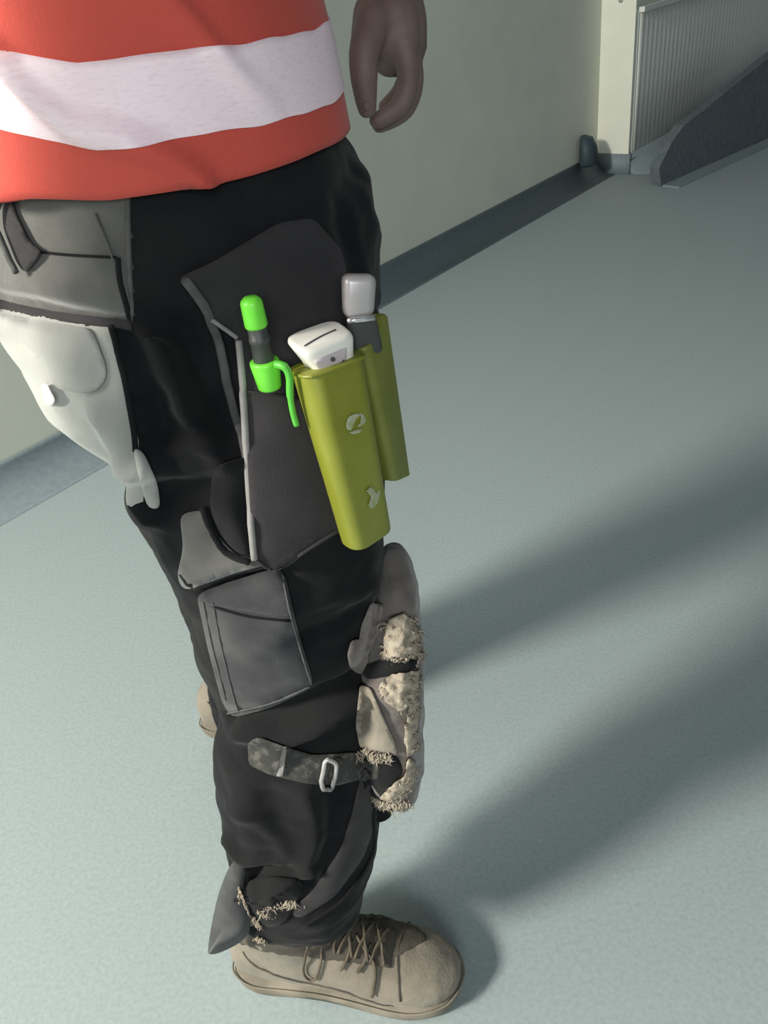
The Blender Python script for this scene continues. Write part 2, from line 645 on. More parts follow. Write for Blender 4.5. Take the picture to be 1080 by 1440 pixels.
for pts, amp, w in (
        ([(150, 575), (185, 630), (205, 690), (222, 718)], .012, .012),
        ([(185, 640), (240, 655), (300, 650), (340, 640)], .006, .010),
        ([(190, 665), (230, 690), (290, 690)], -.008, .012),
        ([(262, 730), (272, 770), (268, 805)], .003, .014),
        ([(300, 700), (330, 730), (350, 770)], .006, .012),
        ([(278, 815), (320, 800), (390, 785)], .005, .009),
        ([(290, 834), (330, 818), (400, 800)], -.005, .008),
        ([(215, 470), (235, 530), (280, 600), (310, 640)], .006, .009),
        ([(195, 480), (200, 540), (220, 600)], -.005, .012),
        ([(160, 470), (180, 530), (186, 590)], .006, .012),
        ([(0, 425), (90, 445), (175, 455)], -.006, .008),
        ([(0, 395), (90, 410), (175, 425)], .004, .010),
        ([(230, 620), (270, 590), (330, 580)], -.005, .012),
        ([(320, 1015), (380, 1010), (440, 985), (500, 950)], -.008, .010),
        ([(330, 1032), (400, 1030), (470, 990), (500, 970)], .007, .010),
        ([(400, 1040), (450, 1010), (490, 980)], .006, .007),
        ([(310, 1050), (340, 1120), (360, 1200)], .003, .02),
        ([(430, 1110), (445, 1170), (430, 1230)], .006, .012),
        ([(470, 1110), (465, 1180), (430, 1240)], -.006, .012),
        ([(380, 1120), (390, 1180), (360, 1240)], -.004, .014),
        ([(330, 1235), (380, 1225), (430, 1235)], -.007, .010),
        ([(340, 1255), (380, 1250), (440, 1225)], .008, .008),
        ([(200, 470), (245, 520), (262, 590)], .006, .008),
        ([(260, 470), (285, 540), (322, 610)], -.006, .009),
        ([(215, 640), (260, 625), (320, 622)], .007, .008),
        ([(230, 560), (215, 610), (240, 640)], -.005, .010),
        ([(320, 480), (318, 540), (335, 600)], -.005, .012),
        ([(330, 1140), (370, 1150), (400, 1200)], .004, .010),
        ([(320, 1180), (350, 1210), (390, 1215)], .005, .009),
        ([(500, 240), (480, 290), (500, 370)], -.004, .014),
        ([(512, 250), (512, 290), (530, 330)], .003, .012),
        ([(400, 860), (440, 840), (520, 830)], .005, .012),
        ([(420, 900), (470, 880), (510, 850)], -.005, .012)):
    fold(pts, amp, w)
ZR = {id(l): (min(q.z for q in l) - 3 * w, max(q.z for q in l) + 3 * w) for l, a_, w in folds}
NRM = [v.normal.copy() for v in trou.data.vertices]
NEW = []
for v, nrm in zip(trou.data.vertices, NRM):
    co = v.co.copy()
    d = .0034 * noise.noise(co * 13) + .0020 * abs(noise.noise(Vector((co.x * 34 + co.z * 12, co.y * 30, co.z * 40)))) + .0014 * noise.noise(Vector((co.x * 30, co.y * 30, co.z * 55)))
    if co.z < .62:
        d += .0025 * noise.noise(Vector((co.x * 10, co.y * 10, co.z * 34)))
    for line, amp, w in folds:
        if co.z > ZR[id(line)][1] or co.z < ZR[id(line)][0]:
            continue
        m2 = min((co - q).length_squared for q in line)
        if m2 < 9 * w * w:
            d += amp * math.exp(-m2 / (w * w))
    NEW += list(co + nrm * d)
trou.data.vertices.foreach_set('co', NEW)
trou.data.update()
T1 = bvh(trou)

# ---- trouser pieces
trou.data.materials.append(M_GREY)
trou.data.materials.append(M_SEATLIT)


def paint_lit(poly, idx, ymax):
    """painted light: near hip faces inside an outline take a paler colour"""
    for p in trou.data.polygons:
        c = p.center
        if c.y > ymax or c.z < .6:
            continue
        d = c - CAM_POS
        k = F_PX / d.dot(FWD)
        x, y = CX + k * d.dot(RGT), CY + k * d.dot(DWN)
        if inside(poly, x, y):
            p.material_index = idx


RGT = Vector((ROWS[0].x, ROWS[1].x, ROWS[2].x))
DWN = Vector((ROWS[0].y, ROWS[1].y, ROWS[2].y))
FWD = Vector((ROWS[0].z, ROWS[1].z, ROWS[2].z))
paint_lit([(-400, 200), (176, 200), (182, 330), (186, 452), (90, 446), (0, 426), (-400, 400)], 1, .86)
paint_lit([(-400, 402), (0, 428), (90, 448), (154, 458), (174, 530), (186, 600), (194, 645), (208, 690), (204, 705), (150, 720), (0, 640), (-400, 600)], 2, .86)
patch('back_pocket', T1, [(-10, 440), (60, 452), (130, 462), (140, 490), (152, 522), (148, 540), (132, 553), (100, 552), (74, 546), (62, 512), (40, 490), (5, 455)], M_SEATLIT, trou, .004, .006, 7, .0008, 50, puff=.004,
      label='bulging back pocket in its lit colour')
piping('seam', T1, [(180, 266), (181, 330), (186, 454)], .0017, M_SEAM, trou, .0004)
piping('seam', T1, [(156, 460), (174, 530), (186, 600), (190, 636)], .0022, M_BLACK, trou, .0006)
patch('belt_loop', T1, [(2, 272), (14, 270), (22, 300), (44, 345), (62, 352), (36, 386), (24, 372), (4, 320)], M_CHAR, trou, .006, .006, 6, puff=.003)
piping('loop_edge', T1, [(14, 280), (8, 310), (22, 352), (37, 384)], .0022, M_SEAM, trou, .008)
piping('seam', T1, [(40, 352), (90, 358), (165, 362)], .0010, M_BLACK, trou, .0005)
piping('seam', T1, [(134, 300), (150, 340), (160, 366)], .0011, M_SEAM, trou, .0005)
piping('seam', T1, [(166, 362), (170, 400), (184, 452)], .0020, M_BLACK, trou, .0008)
piping('seam', T1, [(-10, 427), (0, 429), (60, 442), (130, 452), (186, 458)], .0036, M_CHAR, trou, .0006, flat=.5)
patch('side_fold', T1, [(186, 628), (200, 632), (222, 680), (226, 716), (208, 716), (196, 676)], M_SEATLIT, trou, .004, .005, 6, puff=.004, label='pale lit fold at the back of the thigh')
patch('thigh_piece', T1, [(252, 722), (292, 716), (302, 748), (330, 780), (385, 792), (330, 806), (258, 832), (248, 812), (258, 770)], M_GREY, trou, .003, .004, 7, .001, 60, puff=.003)
piping('pocket_edge', T1, [(290, 712), (303, 748), (322, 774), (352, 788)], .0028, M_BLACK, trou, .004)
patch('cargo_pocket', T1, [(300, 655), (350, 640), (352, 784), (326, 774), (306, 745), (294, 712)], M_BLACK, trou, .006, .007, 8, puff=.006)

# holster pocket: a stiff back panel, a front pocket and its piping
hp = patch('holster_panel', T1, [(256, 388), (300, 368), (390, 314), (440, 306), (480, 350), (492, 400), (520, 470), (520, 620), (500, 720), (388, 800), (357, 788), (346, 650), (338, 560), (332, 478), (294, 446)],
           M_CHAR, trou, .010, .009, 9, round_=1, relax=14, label='charcoal holster panel')
T2 = bvh(trou, hp)
fp = patch('holster_pocket', T2, [(342, 548), (384, 552), (440, 566), (500, 590), (512, 700), (480, 742), (388, 802), (356, 790), (350, 680)],
           M_CHAR, trou, .007, .008, 8, round_=1, relax=10, puff=.003, label='charcoal holster pocket with pale piped edge')
T3 = bvh(trou, hp, fp)
piping('piping', T3, [(336, 480), (341, 530), (345, 580), (350, 690), (359, 786)], .0026, M_PIPE, trou, .002)
piping('piping', T3, [(258, 390), (292, 440), (316, 520), (338, 598), (346, 660)], .0034, M_SEAM, trou, .003, flat=.4)
piping('piping', T3, [(294, 446), (334, 476)], .0016, M_PIPE, trou, .002)
piping('piping', T3, [(359, 786), (388, 800), (430, 774), (480, 742)], .0014, M_CHAR, trou, .001)

# knee patch
kp = patch('knee_patch', T1, [(276, 836), (300, 826), (392, 796), (402, 812), (418, 884), (442, 964), (424, 974), (380, 996), (326, 1010), (312, 988), (292, 912)],
           M_CORD, trou, .006, .007, 7, .0012, 50, round_=2, puff=.004, label='worn charcoal patch pocket at the knee')
T4 = bvh(trou, kp)
kf = patch('pocket_flap', T4, [(280, 836), (302, 824), (392, 798), (402, 812), (412, 868), (360, 862), (290, 850)], M_CORD, trou, .004, .005, 7, .0008, 60, round_=1)
T4 = bvh(trou, kp, kf)
piping('stitching', T4, [(396, 806), (408, 862), (424, 920), (438, 962)], .0009, M_SEAM, trou, .0006)
piping('stitching', T4, [(286, 846), (300, 912), (318, 984)], .0008, M_SEAM, trou, .0005)
piping('stitching', T4, [(300, 848), (312, 910), (328, 976), (336, 1000)], .0007, M_SEAM, trou, .0005)
piping('stitching', T4, [(320, 1002), (380, 988), (436, 964)], .0010, M_SEAM, trou, .001)
piping('stitching', T4, [(300, 852), (350, 866), (408, 872)], .0012, M_BLACK, trou, .001)

# white label sticking out under the back pocket
patch('label_tag', T1, [(58, 540), (66, 538), (72, 552), (78, 560), (76, 570), (64, 570), (60, 556)], M_TAG, trou, .012, .003, 4, round_=1, label='small white label tag')

# lower leg
patch('side_gusset', T1, [(508, 1085), (536, 1090), (530, 1150), (512, 1205), (470, 1262), (420, 1294), (404, 1284), (440, 1252), (478, 1196), (496, 1140)], M_CHAR, trou, .003, .004, 7, puff=.003,
      label='charcoal band running down to the hem')
piping('seam', T1, [(526, 1100), (522, 1150), (520, 1200), (480, 1262), (425, 1300)], .0016, M_BLACK, trou, .003)
hf_pts = [(330, 1214), (344, 1222), (342, 1250), (352, 1290), (346, 1318), (318, 1336), (296, 1342), (293, 1330), (304, 1272), (318, 1232)]
T5 = bvh(trou)


def flap3d(poly, Yfun, t=.004):
    P = [atY(x, y, Yfun(x, y)) for x, y in poly]
    n_ = len(P)
    c = sum(P, Vector()) / n_
    back = Vector((0, t, 0))
    V = P + [p + back for p in P] + [c + Vector((0, -.006, 0)), c + back]
    Fq = []
    for i in range(n_):
        j = (i + 1) % n_
        Fq += [(2 * n_, i, j), (2 * n_ + 1, j + n_, i + n_), (i, i + n_, j + n_, j)]
    return V, Fq


obj('hem_flap', *flap3d([(p.x, p.y) for p in smooth_line([Vector((*q, 0)) for q in hf_pts + hf_pts[:1]], 3)][:-1], lambda x, y: .498 + (345 - x) * .0004), M_CORD, trou,
    label='loose grey flap of torn hem at the heel')
patch('hem_turnup', T1, [(345, 1238), (380, 1232), (430, 1238), (415, 1275), (400, 1300), (372, 1306), (352, 1276)], M_BLACK, trou, .006, .008, 7, .003, 60)


# frayed tufts at the hem
def tufts(spots, name, parent, m, Yoff=-.004, seed=3):
    rnd = random.Random(seed)
    vf = []
    for x, y, r, tree in spots:
        loc, nor, rr, d = hit(tree, x, y)
        if loc is None:
            loc = atY(x, y, .50)
            nor = Vector((0, -1, 0))
        if nor.dot(rr) > 0:
            nor = -nor
        side = nor.cross(Vector((0, 0, 1))).normalized()
        for k in range(46):
            st_ = loc + side * rnd.gauss(0, r * .55) + Vector((0, 0, rnd.gauss(0, r * .4))) + nor * .0015
            a = rnd.uniform(-1.2, 1.2)
            t1 = side * math.sin(a) + Vector((0, 0, -math.cos(a)))
            L = r * rnd.uniform(.25, .95)
            cu = rnd.uniform(-.5, .5)
            p1 = st_ + nor * rnd.uniform(.001, .004) + t1 * L * .5 + side * L * cu * .4
            p2 = st_ + nor * rnd.uniform(.0, .004) + t1 * L + side * L * cu
            vf.append(tube([st_, p1, p2], [.0008, .0007, .0003], 4))
    return obj(name, *join(*vf), m, parent, label='frayed pale threads')


TF = tufts([(336, 1246, .008, T1), (344, 1262, .010, T1), (350, 1282, .011, T1), (358, 1292, .009, T1), (374, 1282, .008, T1), (384, 1274, .007, T1), (404, 1270, .008, T1), (410, 1266, .006, T1), (366, 1318, .006, T1), (340, 1252, .008, T1)],
           'frayed_threads', trou, M_FOAM)
TF['kind'] = 'stuff'

# ---- knee pad
kp_rows = [(786, 543, 566, .60, .018), (792, 540, 577, .60, .034), (808, 533, 585, .60, .050), (850, 524, 590, .598, .066), (900, 500, 592, .596, .078), (950, 492, 593, .594, .082),
           (1000, 500, 593, .590, .082), (1040, 504, 592, .586, .078), (1068, 516, 589, .582, .066), (1088, 530, 584, .579, .048), (1100, 545, 574, .576, .028)]
pad = fused('knee_pad', rows_loft(kp_rows, 2.5), M_PAD, person, .004, 4, .4)
displace(pad, lambda p: .0035 * noise.noise(p * 26) + .0018 * noise.noise(p * 70))
pad['label'] = 'torn taupe knee pad'
K1 = bvh(pad)
K2 = bvh(pad, trou)
for nm, pl, m_, o_, na in (
        ('torn_foam', [(546, 872), (570, 862), (590, 884), (591, 924), (576, 918), (558, 926), (540, 924), (538, 902)], M_FOAM, .007, .007),
        ('torn_foam', [(530, 966), (552, 948), (590, 942), (592, 972), (578, 990), (566, 1004), (546, 990)], M_FOAM, .007, .007),
        ('torn_foam', [(576, 984), (590, 980), (588, 1030), (584, 1062), (571, 1066), (568, 1030)], M_FOAM, .006, .006),
        ('torn_foam', [(573, 1066), (585, 1070), (582, 1108), (558, 1128), (532, 1126), (546, 1108), (568, 1092)], M_FOAM, .008, .007),
        ('foam_tear', [(512, 936), (540, 928), (590, 928), (588, 940), (548, 950), (520, 956), (508, 950)], M_BLACK, .003, .001),
        ('cushion', [(506, 962), (520, 966), (540, 1010), (556, 1046), (560, 1060), (530, 1056), (506, 1052), (500, 1020)], M_CREAM, .006, .002),
        ('cushion', [(494, 900), (512, 898), (520, 925), (508, 950), (492, 940), (488, 920)], M_PAD, .007, .002),
        ('pad_edge', [(522, 846), (540, 850), (532, 890), (514, 930), (500, 928), (508, 880)], M_PAD, .006, .002)):
    patch(nm, K2, pl, m_, pad, o_, o_ + .002, 5, na, 170 if m_ is M_FOAM else 60, round_=1, puff=.004, edge_noise=1.6 if m_ is M_FOAM else 0)
tu = tufts([(552, 880, .008, K1), (570, 876, .008, K1), (565, 895, .009, K1), (582, 900, .008, K1), (552, 905, .008, K1), (575, 912, .008, K1), (548, 970, .008, K1), (568, 955, .008, K1), (582, 965, .008, K1), (565, 985, .008, K1), (580, 1000, .006, K1), (578, 1030, .006, K1), (580, 1050, .006, K1), (575, 1090, .007, K1), (562, 1112, .008, K1), (545, 920, .007, K1), (560, 924, .007, K1), (575, 918, .007, K1), (588, 922, .006, K1), (506, 1056, .008, K2), (525, 1060, .009, K2), (540, 1062, .008, K2), (533, 1125, .008, K2), (548, 1128, .008, K2), (565, 1128, .008, K1)],
           'frayed_threads', pad, M_FOAM, seed=9)
tu['kind'] = 'stuff'
# strap round the back of the calf with its buckle
patch('strap', K2, [(348, 1044), (362, 1036), (400, 1050), (440, 1062), (500, 1058), (530, 1062), (534, 1096), (500, 1098), (470, 1106), (430, 1102), (380, 1090), (350, 1076)], M_STRAP, pad, .005, .004, 6, .001, 90, round_=1, puff=.002,
      label='dusty webbing strap')
K3 = bvh(pad, trou, [c for c in pad.children if c.name.startswith('strap')][0])
patch('strap_slider', K3, [(398, 1050), (404, 1050), (398, 1092), (388, 1092)], M_PIPE, pad, .004, .004, 4, round_=0)
bk = surf_line(K3, [(459, 1064), (468, 1068), (470, 1078), (462, 1106), (454, 1108), (449, 1102), (455, 1070), (459, 1064)], .005, 3)[:-1]
obj('buckle', *tube(bk, .0022, 8, closed=True), M_STEEL, pad, label='worn metal buckle')
patch('strap_tail', K3, [(466, 1066), (484, 1066), (478, 1104), (462, 1106)], M_STRAP, pad, .004, .004, 5, round_=1)
patch('lower_wing', K2, [(508, 1062), (560, 1062), (570, 1090), (546, 1106), (530, 1124), (556, 1134), (550, 1152), (528, 1160), (512, 1120)], M_BLACK, pad, .004, .006, 6, .002, 60)


# ---- boots
def boot(ox, oy, rz, tilt=0.0):
    Rm = Matrix.Rotation(rz, 4, 'Z')
    tr = lambda p: Rm @ Vector(p) + Vector((ox, oy, 0))
    bt_ = bpy.data.objects.new('boot', None)
    COL.objects.link(bt_)
    bt_.parent = person
    st = [(.003, .016, .030, .070), (.012, .027, .022, .092), (.035, .034, .02, .110), (.07, .037, .02, .118), (.11, .038, .02, .116), (.145, .040, .02, .104),
          (.18, .045, .02, .090), (.215, .0485, .02, .078), (.245, .047, .021, .070), (.268, .040, .022, .062), (.283, .028, .026, .052), (.291, .014, .032, .044)]
    rings = []
    for x, w, zb, zt in st:
        rg = []
        for k in range(28):
            a = 2 * PI * k / 28
            ca, sa = math.cos(a), math.sin(a)
            yy = w * math.copysign(abs(ca) ** .8, ca) * (1.0 if sa < 0 else (1 - .25 * sa))
            zc = (zb + zt) / 2
            zz = zc + (zt - zb) / 2 * math.copysign(abs(sa) ** (.75 if sa > 0 else .45), sa)
            rg.append(tr((x, yy, zz)))
        rings.append(rg)
    foot = loft(rings)
    sh = []
    for z, cx_, hx, hy in ((.05, .077, .064, .036), (.09, .080, .062, .038), (.125, .084, .056, .041), (.15, .085, .052, .042)):
        sh.append([tr((cx_ + hx * math.cos(a), hy * math.sin(a), z)) for a in [2 * PI * k / 28 for k in range(28)]])
    up = fused('upper', join(foot, loft(sh)), M_BOOT, bt_, .004, 5, .5)
    displace(up, lambda p: .0012 * noise.noise(p * 45) + .0008 * noise.noise(p * 120))
    # sole: outline with heel block and toe spring
    outl = [(.0, 0), (.003, .020), (.03, .0355), (.08, .0365), (.12, .037), (.165, .042), (.21, .0475), (.245, .0465), (.275, .036), (.290, .017), (.294, 0)]
    ol = smooth_line([Vector((x, y, 0)) for x, y in outl], 4)
    ol = ol + [Vector((p.x, -p.y, 0)) for p in reversed(ol[1:-1])]
    rg = []
    for z, g in ((0.0, -.003), (.004, .0), (.014, .001), (.0185, -.001), (.0205, -.004)):
        ring_ = []
        for p in ol:
            c = Vector((.14, 0, 0))
            d = (p - c)
            q = p + d.normalized() * g
            spring = max(0, (p.x - .215)) ** 2 * 2.0
            zz = z + spring
            if z < .003 and .10 < p.x < .145:
                zz += .007
            ring_.append(tr((q.x, q.y, zz)))
        rg.append(ring_)
    obj('sole', *loft(rg), M_SOLE, bt_, label='grubby rubber sole')
    # welt bead
    wl = [tr((p.x + (.002 if p.x > .14 else -.002), p.y * 1.02, .0205 + max(0, p.x - .215) ** 2 * 2.0)) for p in ol]
    obj('welt', *tube(wl, .0014, 6, closed=True, flatdir=(0, 0, 1)), M_SOLE, bt_)
    Bt = bvh(up)

    def down(x, y, off=.002, z0=.3):
        p = tr((x, y, z0))
        loc, nor, i_, d_ = Bt.ray_cast(p, Vector((0, 0, -1)))
        return None if loc is None else loc + nor * off
    # tongue / dark lace area on the instep
    grid = []
    for i in range(15):
        x = .098 + i * .0082
        for j in range(11):
            y = (j - 5) * (.0062 - .00012 * i)
            p = down(x, y, .0022)
            grid.append(p if p is not None else tr((x, y, .09)))
    fcs = [(i * 11 + j, i * 11 + j + 1, (i + 1) * 11 + j + 1, (i + 1) * 11 + j) for i in range(14) for j in range(10)]
    tg = obj('tongue', grid, fcs, M_BOOTD, bt_, label='darker tongue and instep')
    md = tg.modifiers.new('t', 'SOLIDIFY')
    md.thickness = .002
    # overlay stitched pieces: toe cap edge, quarter edge
    for nm, line in (('toe_cap_seam', [(.225, -.047), (.222, -.03), (.218, 0), (.222, .03), (.225, .047)]),):
        pts = [down(q.x, q.y, .0006) for q in smooth_line([Vector((*a, 0)) for a in line], 5)]
        pts = [p for p in pts if p is not None]
        obj(nm, *tube(pts, .0014, 6), M_BOOTD, bt_)
    for sgn in (-1, 1):
        pts = []
        for q in smooth_line([Vector((.03, .085, 0)), Vector((.06, .062, 0)), (.10, .050, 0), (.15, .045, 0), (.19, .036, 0), (.215, .030, 0)], 5):
            p = tr((q.x, sgn * .12, q.y))
            loc, nor, i_, d_ = Bt.ray_cast(p, Rm.to_3x3() @ Vector((0, -sgn, 0)))
            if loc is not None:
                pts.append(loc + nor * .0006)
        obj('quarter_seam', *tube(pts, .0013, 6), M_BOOTD, bt_)
    # laces: crossings and trailing ends
    for i in range(5):
        x = .112 + i * .019
        for sgn in (-1, 1):
            pts = [down(x + .016 * t, sgn * (-.022 + .044 * t), .0045 + .002 * math.sin(PI * t)) for t in [q / 8 for q in range(9)]]
            pts = [p for p in pts if p is not None]
            if len(pts) > 2:
                obj('lace', *tube(pts, .0020, 6), M_LACE, bt_)
    return bt_, up, tr


bootN, upN, trN = boot(-.266, .578, -.23)
bootF, upF, trF = boot(-.360, 1.00, -.05)
B1 = bvh(upN)
patch('collar', B1, [(322, 1322), (370, 1338), (420, 1346), (470, 1350), (510, 1356), (545, 1350), (580, 1334), (606, 1318), (580, 1300), (530, 1285), (450, 1285), (340, 1290)], M_BOOTD, bootN, .0016, .003, 6, .0006, 60, edge_noise=1.5, label='darker upper of the boot')
piping('lace', B1, [(432, 1322), (428, 1345), (430, 1368), (442, 1374), (450, 1362), (452, 1340), (446, 1324)], .0016, M_LACE, bootN, .004)
piping('lace', B1, [(500, 1318), (512, 1336), (524, 1352), (528, 1372), (524, 1398)], .0021, M_LACE, bootN, .004)
piping('lace', B1, [(520, 1330), (512, 1352), (502, 1366)], .0018, M_LACE, bootN, .004)
piping('lace', B1, [(494, 1324), (488, 1346), (480, 1362)], .0018, M_LACE, bootN, .004)

# ---- body (under the clothes), arms and the hand that hangs in front
body_vf = []


def cone_chain(pts, rads, n=18, sub=4, flat=None):
    P = smooth_line([Vector(p) for p in pts], sub)
    Rr = [v.x for v in smooth_line([Vector((r, 0, 0)) for r in rads], sub)]
    out = []
    out.append(tube(P, Rr, n))
    for p, r in ((P[0], Rr[0]), (P[-1], Rr[-1])):
        rg = []
        for i in range(1, 7):
            th = PI * i / 7
            rg.append([p + Vector((math.sin(th) * math.cos(a), math.sin(th) * math.sin(a), math.cos(th))) * r for a in [2 * PI * k / n for k in range(n)]])
        out.append(loft(rg))
    return join(*out)


torso_rows = [(.80, -.22, -.02, .735, .13), (.90, -.245, -.01, .735, .15), (1.0, -.235, -.015, .735, .148), (1.08, -.225, -.02, .735, .14), (1.2, -.235, -.0, .735, .155), (1.32, -.235, .0, .735, .17),
              (1.42, -.215, -.03, .735, .18), (1.47, -.18, -.06, .735, .13), (1.50, -.16, -.07, .735, .07)]
body_vf.append(world_rows(torso_rows, 2.2))
body_vf.append(cone_chain([(-.12, .735, 1.46), (-.10, .735, 1.58)], [.06, .056]))
head = []
for z, x0, x1, hy in ((1.545, -.10, -.01, .035), (1.57, -.13, .005, .055), (1.62, -.165, .012, .07), (1.68, -.18, .010, .076), (1.73, -.175, .0, .073), (1.765, -.145, -.03, .05), (1.775, -.11, -.06, .02)):
    head.append((z, x0, x1, .735, hy))
body_vf.append(world_rows(head, 2.1))
body_vf.append(cone_chain([(.005, .735, 1.665), (.022, .735, 1.635), (.008, .735, 1.628)], [.008, .013, .010]))
for s in (-1, 1):
    body_vf.append(cone_chain([(-.085, .735 + s * .076, 1.675), (-.088, .735 + s * .082, 1.65), (-.08, .735 + s * .077, 1.625)], [.012, .014, .009]))
# far arm: shoulder, elbow, wrist in front of the hip
HY = .95
wr = atY(548, -40, HY)
body_vf.append(cone_chain([(-.12, .90, 1.40), (-.09, .965, 1.25), (-.045, .985, 1.16), (.02, .97, 1.11), wr, atY(550, 10, HY)], [.058, .05, .044, .040, .030, .030]))


def hp_(x, y, dY=0):
    return atY(x, y, HY + dY)


# palm, then knuckles and fingers curling back towards the thigh
body_vf.append(cone_chain([hp_(548, -10), hp_(552, 25), hp_(556, 60, .0)], [.030, .034, .033]))
body_vf.append(cone_chain([hp_(556, 20, .028), hp_(562, 60, .03)], [.024, .026]))
body_vf.append(cone_chain([hp_(556, 20, -.02), hp_(560, 60, -.022)], [.022, .022]))
body_vf.append(cone_chain([hp_(525, 20, -.02), hp_(518, 60, -.026)], [.020, .018]))
fing = [
    ([(566, 60), (574, 108), (562, 148), (530, 170)], -.034, [.0125, .0115, .0105, .0085]),
    ([(570, 60), (580, 112), (568, 154), (534, 176)], -.010, [.0130, .0120, .0108, .0086]),
    ([(570, 58), (580, 106), (568, 146), (540, 168)], .014, [.0125, .0115, .0100, .0080]),
    ([(566, 55), (573, 96), (562, 128), (540, 150)], .036, [.0115, .0100, .0088, .0070])]
for pts, dY, rr in fing:
    body_vf.append(cone_chain([hp_(x, y, dY) for x, y in pts], rr, 14, 5))
body_vf.append(cone_chain([hp_(528, 30, -.03), hp_(513, 70, -.048), hp_(512, 112, -.056), hp_(516, 152, -.060)], [.018, .0155, .0135, .0100], 14, 5))
# near arm swung back behind the hip (outside the frame)
body_vf.append(cone_chain([(-.13, .565, 1.40), (-.18, .48, 1.28), (-.25, .445, 1.15), (-.325, .44, 1.04), (-.385, .43, .93), (-.40, .43, .88), (-.405, .435, .835)], [.062, .058, .052, .046, .033, .036, .034]))
for i in range(4):
    body_vf.append(cone_chain([(-.43 + .019 * i, .435, .84), (-.43 + .018 * i, .44, .795), (-.42 + .015 * i, .455, .765)], [.0115, .010, .008], 12))
body_vf.append(cone_chain([(-.375, .44, .88), (-.353, .45, .84), (-.35, .46, .81)], [.015, .0115, .009], 12))
body = fused('body', join(*body_vf), M_SKIN, person, .0032, 3, .4)
# nails
BB = bvh(body)
for x, y in ((516, 150),):
    patch('thumbnail', BB, [(x - 6, y - 6), (x + 4, y - 8), (x + 6, y + 4), (x, y + 8), (x - 6, y + 4)], M_SKIN, body, .0008, .001, 3, round_=1)

# ---- vest
def vest_ring(z, grow=0.0):
    t = (z - .965)
    x0 = -.300 + .06 * min(t / .10, 1.0) * .3
    x1 = .014 - .010 * min(t / .1, 1)
    hy = .196
    if t > .3:
        k_ = (t - .3) / .2
        hy = .196 + .01 * math.sin(k_)
    cx_, hx = (x0 + x1) / 2, (x1 - x0) / 2
    return Vector((cx_, .742, z)), hx + grow, hy + grow


NV = 200


def vest_point(k, z, off=0.0):
    c, hx, hy = vest_ring(z)
    if z > 1.36:
        q = (z - 1.36) / .08
        hy *= 1 - .35 * q
        hx *= 1 - .30 * q
    a = 2 * PI * k / NV
    ca, sa = math.cos(a), math.sin(a)
    p = c + Vector((math.copysign(abs(ca) ** .85, ca) * hx, math.copysign(abs(sa) ** .85, sa) * hy, 0))
    fo = .0042 * noise.noise(Vector((ca * 2.0 + z * 6, sa * 2.0 - z * 3, z * 7)))          # slanting drag folds
    fo += .0115 * max(0, math.sin(a * 8 + z * 58 + 2.2 * noise.noise(Vector((ca * 2, sa * 2, z * 4))))) ** 5 * (1 if ca < .3 else max(0, 1 - (ca - .3) / .4))
    wz = .022 * max(0, -ca) * max(0, 1 - (z - .962) / .05) + (.002 * noise.noise(Vector((ca * 3, sa * 3, 1.7))) if z < .97 else 0)
    n_ = Vector((ca / hx, sa / hy, 0)).normalized()
    return p + n_ * (fo + off) + Vector((0, 0, wz))


zs = [.962 + .006 * i for i in range(30)] + [1.145 + .02 * i for i in range(15)]
rings = [[vest_point(k, z) for k in range(NV)] for z in zs]
vest = obj('vest', *loft(rings, cap=False), M_VEST, person, label='orange high-visibility vest')
md = vest.modifiers.new('t', 'SOLIDIFY')
md.thickness = .0028
md.offset = -1
band = []
NT = NV * 2
for lay in (.0014, -.0006):
    ls = [[vest_point(k * .5, (.9905 if lay > 0 else .991) + (.046 if lay > 0 else .045) * q / 8 + .052 * max(0, -math.cos(2 * PI * k / NT)) + .0022 * math.sin(6 * PI * k / NT) + .0016 * noise.noise(Vector((k * .09, 0, 0))), lay) for k in range(NT)] for q in range(9)]
    band += ls if lay > 0 else ls[::-1]
band.append(band[0])
obj('reflective_tape', *loft(band, cap=False), M_TAPE, vest, label='pale silver reflective tape')

# ================================================================ TOOLS IN THE HOLSTER
T6 = bvh(trou, hp, fp)


def depthY(tree, x, y, dflt):
    loc = hit(tree, x, y)[0]
    return dflt if loc is None else loc.y


print('holster Y', [(x, y, round(depthY(T6, x, y, -1), 3)) for x, y in ((430, 530), (510, 505), (497, 770), (545, 740), (460, 560), (540, 600))])


def sheath(name, label, corners, Ys, n_dir, t, m, bev, group='lime sheaths on the thigh'):
    o = thing(name, label, 'sheath', group=group)
    c = [atY(x, y, Y) for (x, y), Y in zip(corners, Ys)]
    v, f = prism_quad(c, n_dir, t, bev, 4)
    sh_ = obj('shell', v, f, m, o)
    return o, c, sh_


# front sheath: lower edge leans outward along the thigh
c1 = [(433, 530), (519, 498), (558, 744), (504, 780)]
Y1 = [.500, .529, .530, .497]
C1 = [atY(x, y, Y) for (x, y), Y in zip(c1, Y1)]
nrm1 = (C1[1] - C1[0]).cross(C1[3] - C1[0]).normalized()
if nrm1.y < 0:
    nrm1 = -nrm1
sh1 = thing('tool_sheath', 'lime plastic sheath with worn emblem holding the white tool', 'sheath', group='lime sheaths on the thigh')
v_, f_ = prism_quad(C1, nrm1, .030, .0125, 6, .0016)
shell1 = obj('shell', v_, f_, M_LIME, sh1)
shell1.data.set_sharp_from_angle(angle=math.radians(32))
